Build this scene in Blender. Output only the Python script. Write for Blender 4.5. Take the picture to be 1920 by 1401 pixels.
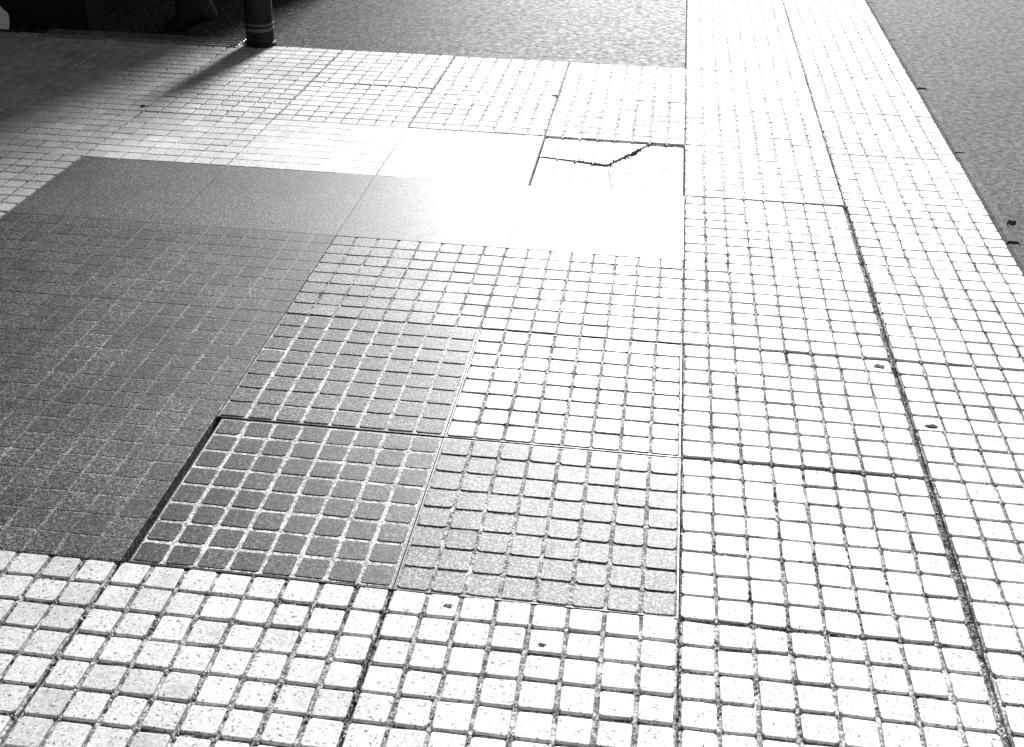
import bpy, bmesh, math, random
import numpy as np
from mathutils import Vector, Matrix

for o in list(bpy.data.objects):
    bpy.data.objects.remove(o, do_unlink=True)
scene = bpy.context.scene
C = scene.collection
R = math.radians
S = 0.5                    # one paving slab, metres

# ------------------------------------------------------------------ camera
F_PX, PITCH, ROLL, YAW, CAM_H, CAM_X, CAM_Y = 2216.6, 0.520508, 0.0228455, -0.1194548, 1.364753, -0.10835, -1.574871
fw = Vector((math.sin(YAW) * math.cos(PITCH), math.cos(YAW) * math.cos(PITCH), -math.sin(PITCH)))
r0 = Vector((math.cos(YAW), -math.sin(YAW), 0))
u0 = r0.cross(fw)
rv = math.cos(ROLL) * r0 + math.sin(ROLL) * u0
uv = -math.sin(ROLL) * r0 + math.cos(ROLL) * u0
CAM = Vector((CAM_X, CAM_Y, CAM_H))
cam_data = bpy.data.cameras.new('camera')
cam = bpy.data.objects.new('camera', cam_data)
C.objects.link(cam)
m = Matrix.Identity(4)
for i in range(3):
    m[i][0], m[i][1], m[i][2], m[i][3] = rv[i], uv[i], -fw[i], CAM[i]
cam.matrix_world = m
cam_data.sensor_width = 36
cam_data.lens = 36 * F_PX / 1920
cam_data.clip_start = 0.05
cam_data.clip_end = 2000
scene.camera = cam

# ------------------------------------------------------------------ sky and sun
SUN_EL, SUN_AZ = 24.0, 2.0            # azimuth clockwise from +Y
SUN_STRENGTH, SUN_ANGLE, SKY = 5.0, 19.0, 0.05
world = bpy.data.worlds.new('World')
scene.world = world
world.use_nodes = True
wn = world.node_tree
bg = wn.nodes['Background']
sky = wn.nodes.new('ShaderNodeTexSky')
sky.sky_type = 'NISHITA'
sky.sun_disc = False
sky.air_density = 0.6
sky.dust_density = 0.5
sky.sun_elevation = R(SUN_EL)
sky.sun_rotation = R(SUN_AZ)
bw = wn.nodes.new('ShaderNodeRGBToBW')       # black and white photograph
wn.links.new(sky.outputs[0], bw.inputs[0])
wn.links.new(bw.outputs[0], bg.inputs[0])
bg.inputs[1].default_value = SKY
sd = bpy.data.lights.new('sun', 'SUN')
sd.energy = SUN_STRENGTH
sd.angle = R(SUN_ANGLE)
sun = bpy.data.objects.new('sun', sd)
C.objects.link(sun)
sdir = Vector((math.sin(R(SUN_AZ)) * math.cos(R(SUN_EL)), math.cos(R(SUN_AZ)) * math.cos(R(SUN_EL)), math.sin(R(SUN_EL))))
sun.rotation_euler = sdir.to_track_quat('Z', 'Y').to_euler()
vs = scene.view_settings
vs.view_transform = 'Standard'
vs.look = 'None'
vs.gamma = 1
vs.use_curve_mapping = False
vs.exposure = 1.3

# ------------------------------------------------------------------ helpers
rng = random.Random(7)


def project(x, y, z=0.0):
    d = Vector((x, y, z)) - CAM
    k = d.dot(fw)
    if k < 0.05:
        return None
    return 960 + F_PX * d.dot(rv) / k, 700.5 - F_PX * d.dot(uv) / k


def ground(px, py, z=0.0):
    d = (px - 960) / F_PX * rv - (py - 700.5) / F_PX * uv + fw
    return CAM + d * ((z - CAM_H) / d.z)


def material(name, col, var=0.15, grain=0.25, grain_scale=260.0, rough=0.6, spec=0.5, bump=0.25, bump_scale=180.0,
             patch_scale=3.0, patch=0.15, metal=0.0, per_piece=0.0, speck=0.0, speck_col=0.03, speck_scale=90.0, rough_var=0.1):
    """neutral grey material: broad mottling, fine grain, dark specks, per-piece shade, fine relief"""
    mt = bpy.data.materials.new(name)
    mt.use_nodes = True
    nt = mt.node_tree
    N, L = nt.nodes, nt.links
    b = N['Principled BSDF']
    geo = N.new('ShaderNodeNewGeometry')

    def noise(scale, detail=3.0, ro=0.6):
        n = N.new('ShaderNodeTexNoise')
        n.inputs['Scale'].default_value = scale
        n.inputs['Detail'].default_value = detail
        n.inputs['Roughness'].default_value = ro
        L.new(geo.outputs['Position'], n.inputs['Vector'])
        return n.outputs['Fac']

    def rng_map(sock, a, b_, c, d):
        n = N.new('ShaderNodeMapRange')
        for i, v in enumerate((a, b_, c, d)):
            n.inputs[i + 1].default_value = v
        L.new(sock, n.inputs[0])
        return n.outputs[0]

    def mul(a, b_):
        n = N.new('ShaderNodeMath')
        n.operation = 'MULTIPLY'
        for i, v in enumerate((a, b_)):
            if isinstance(v, float):
                n.inputs[i].default_value = v
            else:
                L.new(v, n.inputs[i])
        return n.outputs[0]
    v = mul(float(col), rng_map(noise(patch_scale, 4), 0.3, 0.7, 1 - patch, 1 + patch))
    v = mul(v, rng_map(noise(22.0, 5, 0.7), 0.3, 0.7, 1 - var, 1 + var))
    if grain:
        v = mul(v, rng_map(noise(grain_scale, 2, 0.6), 0.42, 0.58, max(0.02, 1 - grain), 1 + grain))
        v = mul(v, rng_map(noise(grain_scale * 0.42, 2, 0.7), 0.40, 0.60, max(0.05, 1 - grain * 0.7), 1 + grain * 0.7))
    if per_piece:
        oi = N.new('ShaderNodeObjectInfo')
        ad = N.new('ShaderNodeMath')
        ad.operation = 'ADD'
        L.new(oi.outputs['Random'], ad.inputs[0])
        L.new(geo.outputs['Random Per Island'], ad.inputs[1])
        fr = N.new('ShaderNodeMath')
        fr.operation = 'FRACT'
        L.new(ad.outputs[0], fr.inputs[0])
        v = mul(v, rng_map(fr.outputs[0], 0, 1, 1 - per_piece, 1 + per_piece * 0.6))
    if speck:
        s = rng_map(noise(speck_scale, 2, 0.5), 0.5 + 0.22 * (1 - speck), 0.5 + 0.22 * (1 - speck) + 0.04, 1.0, 0.0)
        mx = N.new('ShaderNodeMix')
        L.new(s, mx.inputs[0])
        mx.inputs[2].default_value = speck_col
        L.new(v, mx.inputs[3])
        v = mx.outputs[0]
    cr = N.new('ShaderNodeCombineColor')
    for i in range(3):
        L.new(v, cr.inputs[i])
    L.new(cr.outputs[0], b.inputs['Base Color'])
    L.new(rng_map(noise(35.0, 4), 0.3, 0.7, max(0.03, rough - rough_var), min(1, rough + rough_var)), b.inputs['Roughness'])
    b.inputs['Specular IOR Level'].default_value = spec
    b.inputs['Metallic'].default_value = metal
    if bump:
        bp = N.new('ShaderNodeBump')
        bp.inputs['Strength'].default_value = bump
        bp.inputs['Distance'].default_value = 0.002
        L.new(noise(bump_scale, 4, 0.65), bp.inputs['Height'])
        L.new(bp.outputs[0], b.inputs['Normal'])
    return mt


M = {
    'stone': material('light_stone', 0.58, var=0.12, grain=0.14, patch=0.16, per_piece=0.16, rough=0.62, spec=0.4, speck=0.42, speck_col=0.12, speck_scale=170.0),
    'joint': material('joint_dirt', 0.27, var=0.75, grain=0.55, grain_scale=200, patch=0.35, rough=0.9, spec=0.2, bump=0.7),
    'sand': material('pale_joint_fill', 0.40, var=0.55, grain=0.5, grain_scale=160, patch=0.3, rough=0.9, spec=0.2, bump=0.5),  # fill of the far joints made paler, glare put into its colour
    'loose_sand': material('loose_sand', 0.50, var=0.3, grain=0.4, per_piece=0.3, rough=0.95, spec=0.2, bump=0.0),
    'bed': material('dark_joint_filler', 0.05, var=0.4, grain=0.5, rough=0.95, spec=0.1, bump=0.8),  # dark filler in deep gaps, kerb core and drain
    'dark': material('dark_worn_stone', 0.068, var=0.3, grain=0.9, patch=0.38, per_piece=0.25, rough=0.56, spec=0.30, bump=0.30, rough_var=0.04),
    'darkest': material('darkest_stone', 0.05, var=0.3, grain=0.9, patch=0.25, per_piece=0.25, rough=0.56, spec=0.3, bump=0.30, rough_var=0.04),
    'faint': material('faint_mortar', 0.125, var=0.5, grain=0.8, patch=0.5, rough=0.7, spec=0.35, bump=0.4),
    'smooth': material('smooth_dark_stone', 0.092, var=0.25, grain=0.8, patch=0.18, rough=0.56, spec=0.34, bump=0.25, rough_var=0.03),
    'mortar': material('pale_mortar', 0.46, var=0.35, grain=0.45, patch=0.2, rough=0.85, spec=0.25, bump=0.5),
    'darkmortar': material('grey_mortar', 0.085, var=0.45, grain=0.8, patch=0.5, rough=0.6, spec=0.4, bump=0.4),
    'mid': material('mid_grey_stone', 0.10, var=0.2, grain=0.75, patch=0.15, per_piece=0.15, rough=0.55, spec=0.26, bump=0.3, rough_var=0.04),
    'grey': material('grey_stone', 0.165, var=0.2, grain=0.6, patch=0.15, per_piece=0.15, rough=0.55, spec=0.28, bump=0.3, rough_var=0.03),
    'paler': material('pale_grey_stone', 0.33, var=0.15, grain=0.35, patch=0.15, per_piece=0.15, rough=0.5, spec=0.4, bump=0.3, rough_var=0.04),
    'asphalt': material('asphalt', 0.042, var=0.25, grain=0.8, grain_scale=150, patch=0.2, rough=0.85, spec=0.15, bump=1.0, bump_scale=110),
    'drive': material('smooth_asphalt', 0.065, var=0.22, grain=0.8, grain_scale=120, patch=0.2, rough=0.68, spec=0.05, bump=0.5, bump_scale=150),
    'kerb': material('kerb_concrete', 0.10, var=0.3, grain=0.6, patch=0.3, rough=0.9, spec=0.1, bump=0.5, speck=0.5, speck_col=0.08),
    'render': material('grey_render', 0.14, var=0.2, grain=0.2, rough=0.85, bump=0.4),
    'steel': material('dark_steel', 0.06, var=0.3, grain=0.3, rough=0.45, spec=0.5, bump=0.3),
    'galv': material('grating_steel', 0.42, var=0.3, grain=0.3, rough=0.4, metal=0.8, bump=0.2),
    'black': material('black_paint', 0.008, var=0.2, grain=0.2, rough=0.6, spec=0.2, bump=0.15),
    'band': material('pale_band', 0.07, var=0.3, grain=0.3, rough=0.5, bump=0.2),
    'white': material('patch_white', 0.8, var=0.06, grain=0.05, rough=0.6, bump=0.1),
    'gum': material('dirty_gum', 0.10, var=0.4, grain=0.5, rough=0.95, spec=0.1, bump=0.6, speck=0.5),
    'grit': material('grit', 0.07, var=0.5, grain=0.5, per_piece=0.8, rough=0.95, spec=0.2, bump=0.0),
    'cloth': material('dark_trouser_cloth', 0.012, var=0.2, grain=0.3, rough=0.9, spec=0.2, bump=0.3),
    'jacket': material('jacket_cloth', 0.06, var=0.2, grain=0.3, rough=0.9, spec=0.2, bump=0.3),
    'skin': material('skin', 0.42, var=0.08, grain=0.06, rough=0.5, bump=0.1),
    'leather': material('black_leather', 0.008, var=0.2, grain=0.2, rough=0.55, spec=0.25, bump=0.2),
}


def link(name, me, mat=None, parent=None, loc=None):
    o = bpy.data.objects.new(name, me)
    C.objects.link(o)
    if mat is not None and me is not None and not me.materials:
        me.materials.append(mat)
    if parent is not None:
        o.parent = parent
    if loc is not None:
        o.location = loc
    return o


def tag(o, label, cat=None, group=None, kind=None):
    o['label'] = label
    if cat:
        o['category'] = cat
    if group:
        o['group'] = group
    if kind:
        o['kind'] = kind
    return o


def mesh(name, verts, faces):
    me = bpy.data.meshes.new(name)
    me.from_pydata([tuple(v) for v in verts], [], faces)
    me.update()
    return me


def box_data(x0, x1, y0, y1, z0, z1, ch=0.0):
    """box with a chamfered upper rim"""
    if ch <= 0:
        v = [(x0, y0, z0), (x1, y0, z0), (x1, y1, z0), (x0, y1, z0), (x0, y0, z1), (x1, y0, z1), (x1, y1, z1), (x0, y1, z1)]
        return v, [(3, 2, 1, 0), (4, 5, 6, 7), (0, 1, 5, 4), (1, 2, 6, 5), (2, 3, 7, 6), (3, 0, 4, 7)]
    v = [(x0, y0, z0), (x1, y0, z0), (x1, y1, z0), (x0, y1, z0), (x0, y0, z1 - ch), (x1, y0, z1 - ch), (x1, y1, z1 - ch), (x0, y1, z1 - ch),
         (x0 + ch, y0 + ch, z1), (x1 - ch, y0 + ch, z1), (x1 - ch, y1 - ch, z1), (x0 + ch, y1 - ch, z1)]
    f = [(3, 2, 1, 0), (8, 9, 10, 11)]
    for a in (0, 4):
        for i in range(4):
            j = (i + 1) % 4
            f.append((a + i, a + j, a + 4 + j, a + 4 + i))
    return v, f


def box(name, x0, x1, y0, y1, z0, z1, mat, parent=None, ch=0.0):
    return link(name, mesh(name, *box_data(x0, x1, y0, y1, z0, z1, ch)), mat, parent)


def lathe(name, prof, mat, parent=None, loc=None, n=32):
    v, f = [], []
    for r, z in prof:
        for i in range(n):
            a = 2 * math.pi * i / n
            v.append((r * math.cos(a), r * math.sin(a), z))
    for k in range(len(prof) - 1):
        for i in range(n):
            j = (i + 1) % n
            f.append((k * n + i, k * n + j, (k + 1) * n + j, (k + 1) * n + i))
    f.append(tuple(range(n))[::-1])
    f.append(tuple((len(prof) - 1) * n + i for i in range(n)))
    return link(name, mesh(name, v, f), mat, parent, loc)


PITCH_S = S / 8


def stud_data(rnd, h, w=0.0535, wear=1.0, z0=-0.008):
    """one raised square of a paving slab: worn eight-cornered outline, chamfered rim, slightly crowned top"""
    hw = w / 2
    c = 0.0022 + 0.003 * rnd.random() * wear
    ring = []
    for sx, sy, first in ((1, 1, 0), (-1, 1, 1), (-1, -1, 0), (1, -1, 1)):
        a = (sx * hw, sy * (hw - c))
        b = (sx * (hw - c), sy * hw)
        ring += [a, b] if not first else [b, a]
    ring = [(x + rnd.uniform(-1, 1) * 0.0009 * wear, y + rnd.uniform(-1, 1) * 0.0009 * wear) for x, y in ring]
    tilt = (rnd.uniform(-1, 1) * 0.012 * wear, rnd.uniform(-1, 1) * 0.012 * wear)
    ch = min(0.0022, h * 0.5)
    v = []
    for k, (sc, z) in enumerate(((1.03, z0), (1.0, h - ch), (1 - 2 * ch / w * 1.1, h - ch * 0.22), (1 - 4.4 * ch / w * 1.1, h))):
        for x, y in ring:
            zz = z if k == 0 else z + (x * tilt[0] + y * tilt[1]) * min(1, h / 0.004)
            v.append((x * sc, y * sc, zz))
    f = []
    for k in range(3):
        for i in range(8):
            j = (i + 1) % 8
            f.append((k * 8 + i, k * 8 + j, (k + 1) * 8 + j, (k + 1) * 8 + i))
    f.append(tuple(24 + i for i in range(8)))
    return v, f


N_VAR = 10
_stud_lib = {}


def stud_lib(h, w, matname):
    key = (h, w, matname)
    if key not in _stud_lib:
        rr = random.Random(hash((round(h * 1e5), round(w * 1e5))) & 0xffff)
        lib = []
        for i in range(N_VAR):
            d = stud_data(rr, h, w)
            me = mesh('stud', *d)
            me.materials.append(M[matname])
            lib.append((me, d))
        _stud_lib[key] = lib
    return _stud_lib[key]


def on_screen(x, y, margin=0):
    p = project(x, y)
    return p is not None and -margin <= p[0] <= 1920 + margin and -margin <= p[1] <= 1401 + margin


# ------------------------------------------------------------------ the setting
gs = link('ground', mesh('ground', [(-600, -600, -0.20), (600, -600, -0.20), (600, 900, -0.20), (-600, 900, -0.20)], [(0, 1, 2, 3)]), M['asphalt'])
tag(gs, 'asphalt ground reaching out around the pavement', None, None, 'structure')
KX = 0.985
rd = link('road', mesh('road', *box_data(KX + 0.001, 9.0, -12, 60, -0.19, -0.115)), M['asphalt'])
tag(rd, 'grey asphalt road beyond the slanting pavement edge at upper right', None, None, 'structure')
dv = link('driveway', mesh('driveway', *box_data(-14, -0.004, 7 * S + 0.004, 40, -0.19, -0.004)), M['drive'])
tag(dv, 'grey smooth driveway beyond the pavement along the top edge', None, None, 'structure')

# kerb stones along the road
kerb = link('kerb', mesh('kerb', *box_data(0.945, KX - 0.006, -12, 60, -0.19, -0.03)), M['bed'])
tag(kerb, 'narrow pale kerb along the edge of the asphalt road', None, None, 'structure')
yk = -3.0
while yk < 9:
    ln = 0.8
    k = box('kerb_stone', 0.942, KX + rng.uniform(-0.002, 0.002), yk + 0.0015, yk + ln - 0.0015, -0.16, rng.uniform(-0.002, 0.001), M['kerb'], kerb, 0.008)
    yk += ln


class Field:
    """a paved field: plates and studs under one parent, the largest studs as objects, the rest joined"""

    def __init__(self, parent, limit):
        self.parent, self.limit, self.items = parent, limit, []

    def slab(self, c, r, h, w, smat, pmat, name='paving_slab', gap=0.004, ncol=8, plate_top=-0.0045, jitter=1.0, exl=0.0, exr=0.0, studs=True):
        cx, cy = (c + 0.5) * S, (r + 0.5) * S
        hw = S / 2 - gap / 2
        x1 = hw if ncol == 8 else -S / 2 + ncol * PITCH_S
        pm = M[pmat]
        pl = link(name, mesh(name, *box_data(-hw + exl, x1 - exr, -hw, hw, -0.0355 if self.parent.name.startswith('repair') else -0.020, plate_top, min(0.001, 0.4 * abs(plate_top)))), pm, self.parent)
        pl.location = (cx + rng.uniform(-1, 1) * 0.0012 * jitter, cy + rng.uniform(-1, 1) * 0.0012 * jitter, rng.uniform(-1, 1) * 0.0012 * jitter)
        pl.rotation_euler = (rng.uniform(-1, 1) * 0.003 * jitter, rng.uniform(-1, 1) * 0.003 * jitter, rng.uniform(-1, 1) * 0.003 * jitter)
        if not studs:
            return pl
        lib = stud_lib(h, w, smat)
        mw = Matrix.Translation(pl.location) @ pl.rotation_euler.to_matrix().to_4x4()
        for i in range(ncol):
            for j in range(8):
                lx, ly = (i - 3.5) * PITCH_S, (j - 3.5) * PITCH_S
                # outer studs pulled in so the joint between two slabs is the wider one
                lx = lx * (1 - (gap + exl + exr) / S) + (exl - exr) / 2
                ly *= 1 - gap / S
                lm = Matrix.Translation((lx + rng.uniform(-1, 1) * 0.0008, ly + rng.uniform(-1, 1) * 0.0008, rng.uniform(-1, 1) * 0.0006 * min(1, h / 0.003))) @ Matrix.Rotation(rng.choice((0, 1, 2, 3)) * math.pi / 2 + rng.uniform(-1, 1) * 0.018, 4, 'Z') @ Matrix.Diagonal((rng.uniform(0.95, 1.04), rng.uniform(0.95, 1.04), 1, 1))
                wp = mw @ lm
                a = project(wp.translation.x - 0.027, wp.translation.y - 0.027)
                b = project(wp.translation.x + 0.027, wp.translation.y + 0.027)
                area = 0.0
                if on_screen(wp.translation.x, wp.translation.y, 15):
                    area = abs((b[0] - a[0]) * (b[1] - a[1]))
                    q = project(wp.translation.x + 0.027, wp.translation.y - 0.027)
                    area = abs(q[0] - a[0]) * abs(b[1] - q[1])
                self.items.append((area, pl, lib[rng.randrange(N_VAR)], lm, wp, smat))
        return pl

    def finish(self):
        self.items.sort(key=lambda t: -t[0])
        rest = {}
        for n, (area, pl, (me, d), lm, wp, smat) in enumerate(self.items):
            if n < self.limit and area > 60:
                o = bpy.data.objects.new('stud', me)
                C.objects.link(o)
                o.parent = pl
                o.matrix_local = lm
            else:
                rest.setdefault(smat, []).append((d, wp))
        mats = list(rest)
        if not mats:
            return
        V, Fc, MI = [], [], []
        base = 0
        for mi, s in enumerate(mats):
            for (v, f), wp in rest[s]:
                A = np.array(v) @ np.array(wp.to_3x3()).T + np.array(wp.translation)
                V.append(A)
                Fc += [tuple(base + i for i in face) for face in f]
                MI += [mi] * len(f)
                base += len(v)
        me = bpy.data.meshes.new('distant_studs')
        me.from_pydata(np.concatenate(V).tolist(), [], Fc)
        for s in mats:
            me.materials.append(M[s])
        me.polygons.foreach_set('material_index', MI)
        me.update()
        o = link('studs', me, None, self.parent)
        o['kind'] = 'stuff'


# pavement of pale slabs with 8 x 8 raised squares
def joined(name, boxes):
    v, f = [], []
    for b_ in boxes:
        a, c_ = box_data(*b_)
        f += [tuple(i + len(v) for i in t) for t in c_]
        v += a
    return mesh(name, v, f)


XW, XE, YS, YN = -9 * S, 0.9405, -8 * S, 7 * S - 0.002
pave = link('pavement', joined('pavement', [(XW, -4 * S, YS, YN, -0.19, -0.012), (-4 * S, 0.0, YS, 0.0, -0.19, -0.012),
                                            (-4 * S, -S, 4 * S, YN, -0.19, -0.012), (-S, 0.0, 5 * S, YN, -0.19, -0.012),
                                            (0.0, XE, YS, YN, -0.19, -0.012), (-4 * S, 0.0, 0.0, 5 * S, -0.19, -0.045)]), M['joint'])
tag(pave, 'pale pavement of slabs with small raised squares', None, None, 'structure')
patchc = [(c, r) for c in range(-4, 0) for r in range(0, 4)]
covers = [(-2, 0), (-1, 0), (-2, 1), (-1, 1)]
fld = Field(pave, 320)
for r in range(-5, 14):
    for c in range(-9, 2):
        if (c, r) in patchc or (c, r) == (-1, 4):
            continue
        if r >= 7 and c < 0:
            continue
        h, w = 0.0005, 0.0530
        h = rng.choice((0.0, 0.0006))
        if r == 4 and -4 <= c <= -2:
            ptop, w = (0.0002, 0.0600) if c > -4 else (-0.0020, 0.0570)
        elif c >= 0 and r in (4, 6):
            ptop, w = -0.0022, 0.0555
        elif r < 0:
            ptop, w = -0.0036, 0.0538
        elif r >= 5:
            ptop, w = -0.0030, 0.0545
        else:
            ptop, w = -0.0034, 0.0556
        fld.slab(c, r, h + 0.001, w, 'stone', ('stone' if ptop > 0 else 'sand') if r >= 4 else 'joint', gap=0.0035 if r < 3 else 0.003, ncol=7 if c == 1 else 8, plate_top=ptop,  # far joints get pale tones to imitate glare washing them out
                 exl=0.004 if c == 1 and r < 4 else 0.0, exr=0.005 if c == 0 and r < 4 else 0.0)
fld.finish()
far = box('pavement_bed', 0.0, 0.9405, 7 * S + 0.001, 14 * S, -0.185, -0.012, M['joint'], pave)

# the cracked slab beyond the dark repair: three fragments
ck = bpy.data.objects.new('cracked_slab', None)
C.objects.link(ck)
ck.parent = pave
ck.location = (-0.5 * S, 4.5 * S, 0)
ck['label'] = 'cracked sunken slab with a black gap along its far edge'


def local(px, py):
    g = ground(px, py)
    return Vector((g.x + 0.5 * S, g.y - 4.5 * S, 0))


bm0 = bmesh.new()


def add_data(bm, d, mat4=None):
    v, f = d
    vv = [bm.verts.new((mat4 @ Vector(p)) if mat4 else Vector(p)) for p in v]
    for face in f:
        bm.faces.new([vv[i] for i in face])


add_data(bm0, box_data(-S / 2 + 0.006, S / 2 - 0.004, -S / 2 + 0.003, S / 2 - 0.026, -0.040, -0.0025, 0.002))
rr = random.Random(3)
for i in range(8):
    for j in range(8):
        add_data(bm0, stud_data(rr, 0.001, 0.0545, z0=-0.004), Matrix.Translation((0.002 + (i - 3.5) * PITCH_S * 0.975, -0.0115 + (j - 3.5) * PITCH_S * 0.94, 0)))
V0 = local(1140, 309)
dirs = [(local(1060, 299) - V0).normalized(), (local(1200, 280) - V0).normalized(), (local(1146, 345) - V0).normalized()]
wed = [(0, 1), (1, 2), (2, 0)]
for k, (a, b) in enumerate(wed):
    bm = bm0.copy()
    for d_, other in ((dirs[a], dirs[b]), (dirs[b], dirs[a])):
        nrm = Vector((-d_.y, d_.x, 0))
        if nrm.dot(other) < 0:
            nrm = -nrm
        g_ = 0.0042 if k != 2 else 0.003
        if d_ is dirs[2]:
            g_ = 0.0012
        if d_ is dirs[0]:
            g_ = 0.0007
        res = bmesh.ops.bisect_plane(bm, geom=bm.verts[:] + bm.edges[:] + bm.faces[:], plane_co=V0 + nrm * g_, plane_no=nrm, clear_inner=True)
        ed = [e for e in res['geom_cut'] if isinstance(e, bmesh.types.BMEdge)]
        bmesh.ops.holes_fill(bm, edges=[e for e in bm.edges if e.is_boundary], sides=0)
    me = bpy.data.meshes.new('slab_fragment')
    bm.to_mesh(me)
    bm.free()
    fr = link('slab_fragment', me, M['stone'], ck)
    fr.location.z = (-0.001, -0.004, -0.006)[k]
    fr.rotation_euler = ((0.008, -0.006, -0.004)[k], (0.002, -0.008, 0.01)[k], 0)
bm0.free()

# the dark repair of smoother slabs
rep = link('repair_patch', mesh('repair_patch', *box_data(-4 * S + 0.001, -0.003, 0.003, 4 * S - 0.001, -0.0395, -0.036)), M['bed'])
tag(rep, 'dark smoother square of repaired paving fading pale towards the middle', None, None, 'structure')
fl2 = Field(rep, 300)
for c, r in patchc:
    if (c, r) in covers:
        continue
    if r == 3:
        fl2.slab(c, r, 0.0004, 0.0612, 'smooth', 'smooth', 'smooth_slab', gap=0.0012, plate_top=0.0002, jitter=0.0, ncol=8, studs=False)
    elif c <= -3:
        fl2.slab(c, r, 0.0002, 0.0590 if c == -4 else 0.0570, 'dark', 'darkmortar' if c == -4 or r == 2 else 'faint', 'worn_slab', gap=0.0008, plate_top=-0.0004, jitter=0.15)
    else:
        fl2.slab(c, r, 0.0006, 0.0570, 'grey', 'joint', 'worn_slab', gap=0.0012, plate_top=-0.0016, jitter=0.3)
fl2.finish()


# ------------------------------------------------------------------ the four access covers
def access_cover(c, r, label, smat, pmat, h, w, ptop, gapL=0.004, gapT=0.004, dz=0.0):
    t = bpy.data.objects.new('access_cover', None)
    C.objects.link(t)
    t.location = ((c + 0.5) * S, (r + 0.5) * S, dz)
    tag(t, label, 'cover', 'four access covers set together')
    h0 = S / 2
    x0, x1, y0, y1 = -h0 + gapL, h0 - 0.001, -h0 + 0.0015, h0 - gapT
    link('lid', mesh('lid', *box_data(x0 + 0.003, x1 - 0.003, y0 + 0.003, y1 - 0.003, -0.034, ptop)), M[pmat], t)
    rim = -0.0012
    bmr = bmesh.new()
    for q in ((x0, x0 + 0.0028, y0, y1), (x1 - 0.0028, x1, y0, y1), (x0 + 0.003, x1 - 0.003, y0, y0 + 0.0028), (x0 + 0.003, x1 - 0.003, y1 - 0.0028, y1)):
        add_data(bmr, box_data(*q, -0.0345, rim))
    me = bpy.data.meshes.new('rim')
    bmr.to_mesh(me)
    bmr.free()
    link('rim', me, M['steel'], t)
    lib = stud_lib(h, w, smat)
    px, py = (x1 - x0 - 0.004) / 8, (y1 - y0 - 0.004) / 8
    for i in range(8):
        for j in range(8):
            o = bpy.data.objects.new('stud', lib[rng.randrange(N_VAR)][0])
            C.objects.link(o)
            o.parent = t
            o.location = ((x0 + x1) / 2 + (i - 3.5) * px + rng.uniform(-1, 1) * 0.0008, (y0 + y1) / 2 + (j - 3.5) * py + rng.uniform(-1, 1) * 0.0008, rng.uniform(-1, 1) * 0.0003)
            o.rotation_euler.z = rng.choice((0, 1, 2, 3)) * math.pi / 2 + rng.uniform(-1, 1) * 0.012
    return t


access_cover(-2, 0, 'darkest access cover with pale joints and a black gap along one side', 'darkest', 'mortar', 0.0006, 0.0515, -0.0006, gapL=0.015, gapT=0.006)
access_cover(-2, 1, 'grey access cover with pale joints just beyond the darkest cover', 'mid', 'mortar', 0.0006, 0.0535, -0.0012, gapT=0.003, gapL=0.001)
access_cover(-1, 0, 'dull grey access cover with dark joints beside the darkest cover', 'grey', 'joint', 0.0006, 0.0545, -0.0014, gapL=0.001)
access_cover(-1, 1, 'brightest access cover of the four, with thin dark joints', 'paler', 'joint', 0.0006, 0.0540, -0.0026, gapL=0.001)


# ------------------------------------------------------------------ things at the top edge
# bollard
bx = ground(487, 86)
bo = bpy.data.objects.new('bollard', None)
C.objects.link(bo)
bo.location = (bx.x, bx.y + 0.02, 0)
tag(bo, 'black post with a scuffed pale band standing on the pavement edge', 'bollard')
lathe('base_collar', [(0.068, -0.03), (0.068, 0.012), (0.064, 0.018), (0.060, 0.02)], M['black'], bo, (0, 0, 0))
lathe('post', [(0.061, 0.0), (0.061, 0.36), (0.058, 0.38), (0.05, 0.40), (0.05, 0.41), (0.056, 0.42), (0.052, 0.44), (0.03, 0.455), (0.01, 0.46)], M['black'], bo, (0, 0, 0))
lathe('band', [(0.0625, 0.068), (0.064, 0.071), (0.064, 0.079), (0.0625, 0.082)], M['band'], bo, (0, 0, 0))
lathe('band', [(0.0625, 0.092), (0.064, 0.094), (0.064, 0.099), (0.0625, 0.102)], M['band'], bo, (0, 0, 0))

# cabinet
cx1 = ground(181, 61).x
cy0 = ground(181, 61).y
cb = bpy.data.objects.new('street_cabinet', None)
C.objects.link(cb)
cb.location = (cx1 - 0.48, cy0 + 0.0, 0)
tag(cb, 'black box-shaped street cabinet in the top left corner, mostly cut off', 'cabinet')
box('plinth', -0.447, 0.447, 0.003, 0.177, -0.03, 0.05, M['black'], cb, 0.006)
box('body', -0.45, 0.45, 0.0, 0.18, 0.051, 1.25, M['black'], cb, 0.01)
box('roof', -0.47, 0.47, -0.02, 0.20, 1.252, 1.29, M['black'], cb, 0.012)
for k in (-1, 1):
    d = box('door', -0.44 if k < 0 else 0.005, -0.005 if k < 0 else 0.44, -0.012, -0.001, 0.08, 1.22, M['black'], cb, 0.004)
    box('handle', k * 0.04 - 0.012, k * 0.04 + 0.012, -0.03, -0.0125, 0.6, 0.72, M['steel'], d, 0.004)
# ragged white patch on the door, standing in for a bright gap beyond
s0 = ground(6, 36)
ring = []
rs = random.Random(12)
cz = None
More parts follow.
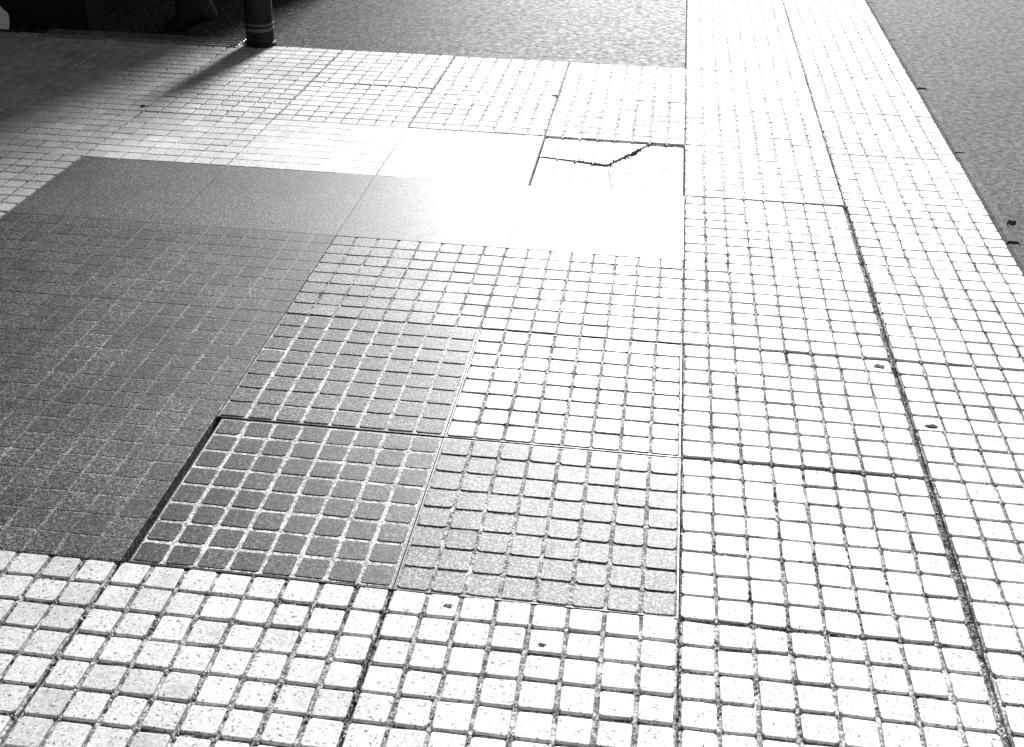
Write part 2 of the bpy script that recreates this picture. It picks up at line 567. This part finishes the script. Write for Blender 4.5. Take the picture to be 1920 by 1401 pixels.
# intersect view ray with the door plane
dd = (6 - 960) / F_PX * rv - (36 - 700.5) / F_PX * uv + fw
tt = (cb.location.y - 0.013 - CAM.y) / dd.y
pz = CAM + dd * tt
for i in range(22):
    a = 2 * math.pi * i / 22
    ra = rs.uniform(0.8, 1.1)
    ring.append((pz.x - cb.location.x + 0.036 * ra * math.cos(a) - 0.004, pz.z + 0.062 * ra * math.sin(a)))
vv = [(x, -0.0135, z) for x, z in ring] + [(x, -0.0150, z) for x, z in ring]
n = len(ring)
ff = [tuple(range(n)), tuple(range(2 * n - 1, n - 1, -1))] + [(i, n + i, n + (i + 1) % n, (i + 1) % n) for i in range(n)]
link('gap_patch', mesh('gap_patch', vv, ff), M['white'], cb)

# slotted drain between the bollard and the cabinet
dr = bpy.data.objects.new('drain_grating', None)
C.objects.link(dr)
xa, xb = ground(60, 75).x, ground(456, 80).x
dr.location = ((xa + xb) / 2, 7 * S, 0)
tag(dr, 'narrow slotted drain grating between the black post and the cabinet', 'drain')
L2 = (xb - xa) / 2
box('channel', -L2, L2, -0.062, 0.075, -0.10, -0.012, M['bed'], dr)
for k, y in enumerate((-0.055, -0.022, 0.011, 0.044, 0.070)):
    box('bar', -L2, L2, y - 0.006, y + 0.006, -0.0115, 0.006, M['galv'], dr, 0.002)

# ------------------------------------------------------------------ unseen block added to shade the corner (above the frame)
bd = bpy.data.objects.new('shade_building', None)
C.objects.link(bd)
bd.location = (-1.82, 5.3, 0)
tag(bd, 'unseen grey rendered block added beyond the top left corner to cast shade', 'shade_building')
box('shade_wall', -8.0, 0.0, 0.0, 7.0, -0.1, 6.0, M['render'], bd)
box('plinth', -8.02, 0.02, -0.02, 7.02, -0.1, 0.5, M['grey'], bd, 0.01)
box('roof', -8.25, 0.25, -0.25, 7.25, 6.002, 6.25, M['grey'], bd, 0.03)
box('shade_canopy', -7.0, -0.45, -4.4, -0.005, 2.55, 2.75, M['grey'], bd, 0.02)  # added overhang, keeps sky light off the corner
box('shade_side_wall', -8.0, -2.2, -9.0, -0.03, -0.1, 6.0, M['render'], bd)  # added to block sky light from the left
for k in range(4):
    for zz in (1.0, 3.7):
        w_ = box('window', -7.2 + 1.9 * k, -6.0 + 1.9 * k, -0.06, -0.002, zz, zz + 1.4, M['kerb'], bd, 0.02)
        box('pane', -7.1 + 1.9 * k, -6.1 + 1.9 * k, -0.07, -0.0605, zz + 0.1, zz + 1.3, M['black'], w_)

# ------------------------------------------------------------------ person, only a foot in view
toe = ground(304, 52, 0.012)
heel_x = toe.x + 0.265
fy = toe.y + 0.03


def skin_chain_mesh(name, joints, edges, root, levels=2):
    me = bpy.data.meshes.new(name)
    me.from_pydata([j[0] for j in joints], edges, [])
    o = bpy.data.objects.new(name, me)
    C.objects.link(o)
    o.modifiers.new('skin', 'SKIN')
    for i, j in enumerate(joints):
        r_ = j[1]
        me.skin_vertices[0].data[i].radius = r_ if isinstance(r_, tuple) else (r_, r_)
        me.skin_vertices[0].data[i].use_root = (i == root)
    sb = o.modifiers.new('sub', 'SUBSURF')
    sb.levels = sb.render_levels = levels
    dg = bpy.context.evaluated_depsgraph_get()
    dg.update()
    nm = bpy.data.meshes.new_from_object(o.evaluated_get(dg))
    bpy.data.objects.remove(o)
    bpy.data.meshes.remove(me)
    for p in nm.polygons:
        p.use_smooth = True
    return nm


person = bpy.data.objects.new('person', None)
C.objects.link(person)
person.location = (toe.x - 0.15, fy + 0.12, 0)
tag(person, 'person in black shoes and dark trousers walking past, cut off above the ankle', 'person')
ox, oy = person.location.x, person.location.y
ax, ay = toe.x + 0.215 - ox, fy - oy           # rear ankle, relative
bxx, by = toe.x - 0.50 - ox, fy + 0.21 - oy    # front ankle
J = [((0, 0, 0.96), (0.15, 0.11)),
     ((0.0, 0, 1.12), (0.14, 0.10)), ((0.0, 0, 1.34), (0.17, 0.11)), ((-0.01, 0, 1.46), (0.07, 0.07)), ((-0.03, 0, 1.54), (0.055, 0.055)), ((-0.05, 0, 1.62), (0.085, 0.075)), ((-0.05, 0, 1.72), (0.078, 0.070)),
     ((0.02, -0.10, 0.90), (0.095, 0.095)), ((0.04, -0.11, 0.54), (0.065, 0.065)), ((ax - 0.03, ay, 0.24), (0.10, 0.085)), ((ax - 0.035, ay, 0.18), (0.105, 0.08)),
     ((-0.04, 0.10, 0.90), (0.095, 0.095)), ((-0.22, 0.10, 0.50), (0.065, 0.065)), ((bxx, by, 0.24), (0.075, 0.07)), ((bxx, by, 0.15), (0.07, 0.07)),
     ((0.0, -0.20, 1.40), (0.06, 0.06)), ((-0.02, -0.26, 1.12), (0.045, 0.045)), ((-0.14, -0.25, 0.90), (0.03, 0.03)), ((-0.18, -0.25, 0.84), (0.032, 0.018)),
     ((0.0, 0.20, 1.40), (0.06, 0.06)), ((0.06, 0.26, 1.12), (0.045, 0.045)), ((0.02, 0.26, 0.88), (0.03, 0.03)), ((0.0, 0.26, 0.81), (0.032, 0.018))]
E_ = [(0, 1), (1, 2), (2, 3), (3, 4), (4, 5), (5, 6), (0, 7), (7, 8), (8, 9), (9, 10), (0, 11), (11, 12), (12, 13), (13, 14), (2, 15), (15, 16), (16, 17), (17, 18), (2, 19), (19, 20), (20, 21), (21, 22)]
for hnd, sx in ((18, -1), (22, 1)):
    hx, hy, hz = J[hnd][0]
    for k in range(4):
        i0 = len(J)
        J.append(((hx - 0.02 + 0.013 * k - 0.006, hy, hz - 0.05), 0.008))
        J.append(((hx - 0.025 + 0.013 * k - 0.006, hy - sx * 0.012, hz - 0.085 + 0.004 * abs(k - 1)), 0.007))
        E_ += [(hnd, i0), (i0, i0 + 1)]
    i0 = len(J)
    J.append(((hx - 0.04, hy - sx * 0.01, hz - 0.02), 0.009))
    J.append(((hx - 0.05, hy - sx * 0.018, hz - 0.05), 0.008))
    E_ += [(hnd, i0), (i0, i0 + 1)]
bme = skin_chain_mesh('body', J, E_, 0)
for mm in ('cloth', 'jacket', 'skin'):
    bme.materials.append(M[mm])
for p in bme.polygons:
    c_ = p.center
    arm = abs(c_.y) > 0.215
    p.material_index = 2 if (c_.z > 1.50 or (arm and c_.z < 0.91)) else (1 if c_.z > 0.93 or arm else 0)
link('body', bme, None, person)
hair = lathe('hair', [(0.02, -0.02), (0.088, 0.0), (0.098, 0.05), (0.088, 0.10), (0.05, 0.132), (0.01, 0.14)], M['leather'], person, (-0.03, 0, 1.665), 24)
lathe('nose', [(0.014, -0.02), (0.012, 0.0), (0.004, 0.025)], M['skin'], person, (-0.135, 0, 1.64), 10)
# shoes: sections from toe to heel (x along the foot, half width, sole height, top height)
SECT = [(0.0, 0.012, 0.006, 0.020), (0.012, 0.034, 0.002, 0.038), (0.05, 0.048, 0.0, 0.060), (0.085, 0.049, 0.0, 0.078), (0.115, 0.048, 0.0, 0.120), (0.15, 0.046, 0.004, 0.185), (0.19, 0.044, 0.006, 0.20), (0.23, 0.042, 0.0, 0.20), (0.258, 0.038, 0.0, 0.19), (0.270, 0.022, 0.004, 0.17)]


def shoe(ox_, oy_, oz_, lift, par):
    v, f = [], []
    ns = 14
    for k, (x, hw, zb, zt) in enumerate(SECT):
        bend = 0.085
        if x > bend:
            dx = x - bend
            X, Z = bend + dx * math.cos(lift), dx * math.sin(lift)
            nx, nz = -math.sin(lift), math.cos(lift)
        else:
            X, Z, nx, nz = x, 0, 0, 1
        for i in range(ns):
            a = 2 * math.pi * i / ns
            cy_, cz_ = math.cos(a), math.sin(a)
            yy = hw * (abs(cy_) ** 0.6) * (1 if cy_ > 0 else -1)
            hh = zb + (zt - zb) * (0.5 + 0.5 * (abs(cz_) ** 0.6) * (1 if cz_ > 0 else -1))
            if cz_ > 0:
                yy *= 0.9
            v.append((ox_ + X + nx * hh, oy_ + yy, oz_ + Z + nz * hh))
    for k in range(len(SECT) - 1):
        for i in range(ns):
            j = (i + 1) % ns
            f.append((k * ns + i, (k + 1) * ns + i, (k + 1) * ns + j, k * ns + j))
    f.append(tuple(range(ns)))
    f.append(tuple((len(SECT) - 1) * ns + i for i in range(ns))[::-1])
    me = mesh('shoe', v, f)
    for p in me.polygons:
        p.use_smooth = True
    return link('shoe', me, M['leather'], par)


shoe(toe.x - ox, fy - oy, -0.003, R(20), person)
shoe(toe.x - 0.72 - ox, by, -0.003, 0.0, person)


# ------------------------------------------------------------------ small things lying on the paving
def blob(name, px, py, rx, ry, hgt, label, cat, group=None, seed=1, mat='gum'):
    g = ground(px, py)
    rr_ = random.Random(seed)
    ns, v, f = 12, [], []
    rad = [rr_.uniform(0.65, 1.15) for _ in range(ns)]
    for sc, z in ((1.0, 0.0), (0.92, hgt * 0.6), (0.6, hgt)):
        for i in range(ns):
            a = 2 * math.pi * i / ns
            v.append((rx * rad[i] * sc * math.cos(a), ry * rad[i] * sc * math.sin(a), z + rr_.uniform(-0.1, 0.1) * hgt))
    v.append((0, 0, hgt * 1.05))
    for k in range(2):
        for i in range(ns):
            j = (i + 1) % ns
            f.append((k * ns + i, k * ns + j, (k + 1) * ns + j, (k + 1) * ns + i))
    for i in range(ns):
        f.append((2 * ns + i, 2 * ns + (i + 1) % ns, 3 * ns))
    f.append(tuple(range(ns))[::-1])
    o = link(name, mesh(name, v, f), M[mat], None, (g.x, g.y, 0.0012))
    tag(o, label, cat, group)
    return o


blob('gum_spot', 840, 1139, 0.013, 0.010, 0.002, 'dark trodden gum spot just below the dull grey cover', 'gum', 'gum spots on the paving', 1)
blob('gum_spot', 1016, 1212, 0.010, 0.008, 0.002, 'small dark gum spot on the foreground paving near the bottom centre', 'gum', 'gum spots on the paving', 2)
blob('gum_spot', 1648, 688, 0.017, 0.012, 0.002, 'dark gum spot touching the wide dark joint, farthest up the pavement', 'gum', 'gum spots on the paving', 3)
blob('gum_spot', 1748, 800, 0.016, 0.010, 0.002, 'dark gum spot just right of the wide dark joint', 'gum', 'gum spots on the paving', 4)
blob('gum_spot', 1040, 180, 0.014, 0.016, 0.002, 'tiny dark gum spot on the paving beyond the cracked slab', 'gum', 'gum spots on the paving', 5)
blob('pebble', 268, 201, 0.010, 0.007, 0.007, 'small dark pebble in the shade in front of the cabinet', 'pebble', None, 6)
blob('pebble', 1897, 421, 0.014, 0.012, 0.012, 'small dark pebble on the kerb beside the road', 'pebble', None, 8)

# grit lodged in the joints
gv, gf = [], []


def grain(x, y, z, r):
    b = len(gv)
    a0 = rng.uniform(0, 6.28)
    for k in range(4):
        a = a0 + k * 1.5708
        q = r * rng.uniform(0.6, 1.2)
        gv.append((x + q * math.cos(a), y + q * math.sin(a), z + rng.uniform(-0.2, 0.2) * r))
    gv.append((x, y, z + r * rng.uniform(0.5, 0.9)))
    gf.extend([(b, b + 1, b + 4), (b + 1, b + 2, b + 4), (b + 2, b + 3, b + 4), (b + 3, b, b + 4)])


def joint_grit(x0, y0, x1, y1, n, spread, z=-0.003, rmax=0.0026):
    for _ in range(n):
        t = rng.random()
        o_ = rng.gauss(0, spread)
        dx, dy = x1 - x0, y1 - y0
        ln = math.hypot(dx, dy)
        grain(x0 + dx * t - dy / ln * o_, y0 + dy * t + dx / ln * o_, z + (0.003 if abs(o_) > 0.006 else 0), rng.uniform(0.0007, rmax))


joint_grit(0.5, -0.5, 0.5, 1.5, 1300, 0.0045)
joint_grit(0.5, 1.5, 0.5, 3.5, 700, 0.0030)
joint_grit(-0.5, -0.5, -0.5, 0.0, 500, 0.004)
joint_grit(0.0, 0.0, 0.94, 0.0, 350, 0.0045)
joint_grit(-1.0, 0.0, 0.0, 0.0, 350, 0.003)
joint_grit(0.0, 0.5, 0.94, 0.5, 150, 0.004)
joint_grit(0.0, 1.0, 0.94, 1.0, 260, 0.003)
joint_grit(0.0, -0.5, 0.0, 3.5, 1200, 0.003)
joint_grit(-1.5, 2.0, -1.5, 3.5, 400, 0.003)
joint_grit(-1.6, 2.5, -0.5, 2.5, 300, 0.003)
for (a_, b_) in (((1075, 300), (1140, 309)), ((1140, 309), (1185, 291)), ((1185, 291), (1203, 279))):
    p_, q_ = ground(*a_), ground(*b_)
    joint_grit(p_.x, p_.y, q_.x, q_.y, 90, 0.005, -0.001, 0.0045)
# grit in the finer joints of the nearest slabs
for k in range(-8, 16):
    x = k * PITCH_S
    if on_screen(x, -0.2, 300):
        joint_grit(x, -0.5, x, 0.0, 90, 0.0025, -0.004, 0.0016)
for k in range(-32, -8):
    joint_grit(k * PITCH_S, -0.5, k * PITCH_S, 0.0, 50, 0.0025, -0.004, 0.0016)
for j in range(-8, 0):
    joint_grit(-2.0, j * PITCH_S, 0.94, j * PITCH_S, 420, 0.0022, -0.004, 0.0016)
for k in range(0, 15):
    joint_grit(k * PITCH_S, 0, k * PITCH_S, 1.0, 70, 0.0022, -0.004, 0.0015)
# loose specks on the foreground slabs
for _ in range(1500):
    x, y = rng.uniform(-0.55, 0.9), rng.uniform(-0.5, 0.0)
    grain(x, y, 0.0012, rng.uniform(0.0005, 0.0013))
go = link('joint_grit', mesh('joint_grit', gv, gf), M['grit'])
tag(go, 'dark grit lodged in the paving joints', 'grit', None, 'stuff')

# pale sand swept into the joints, breaking up the dark lines
gv, gf = [], []
rng = random.Random(21)


def sand_runs(x0, y0, x1, y1, n, cover, spread=0.0024, z=-0.0030):
    """n short runs of sand lumps along a joint"""
    dx, dy = x1 - x0, y1 - y0
    ln = math.hypot(dx, dy)
    for _ in range(n):
        t0, L_ = rng.random(), rng.uniform(0.3, 1.0) * cover
        for _k in range(int(L_ / 0.0022) + 1):
            t = t0 + rng.uniform(0, L_) / ln
            if t > 1:
                continue
            o_ = rng.gauss(0, spread)
            grain(x0 + dx * t - dy / ln * o_, y0 + dy * t + dx / ln * o_, z, rng.uniform(0.0018, 0.0042))


for j in range(-8, 28):
    y = j * PITCH_S
    x0_ = 0.0 if 0 <= j <= 32 else -2.0
    sand_runs(x0_, y, 0.935, y, int(16 * (0.935 - x0_)), 0.035)
for k in range(-32, 15):
    x = k * PITCH_S
    if k == 8:
        sand_runs(x, -0.5, x, 1.75, 14, 0.03)
        continue
    sand_runs(x, -0.5, x, 0.0 if k < 0 else 1.75, 7 if k < 0 else 22, 0.035)
so = link('pale_joint_fill', mesh('pale_joint_fill', gv, gf), M['loose_sand'])
tag(so, 'pale sand lying in the joints of the paving', 'sand', None, 'stuff')

scene.render.resolution_x, scene.render.resolution_y = 1024, 747
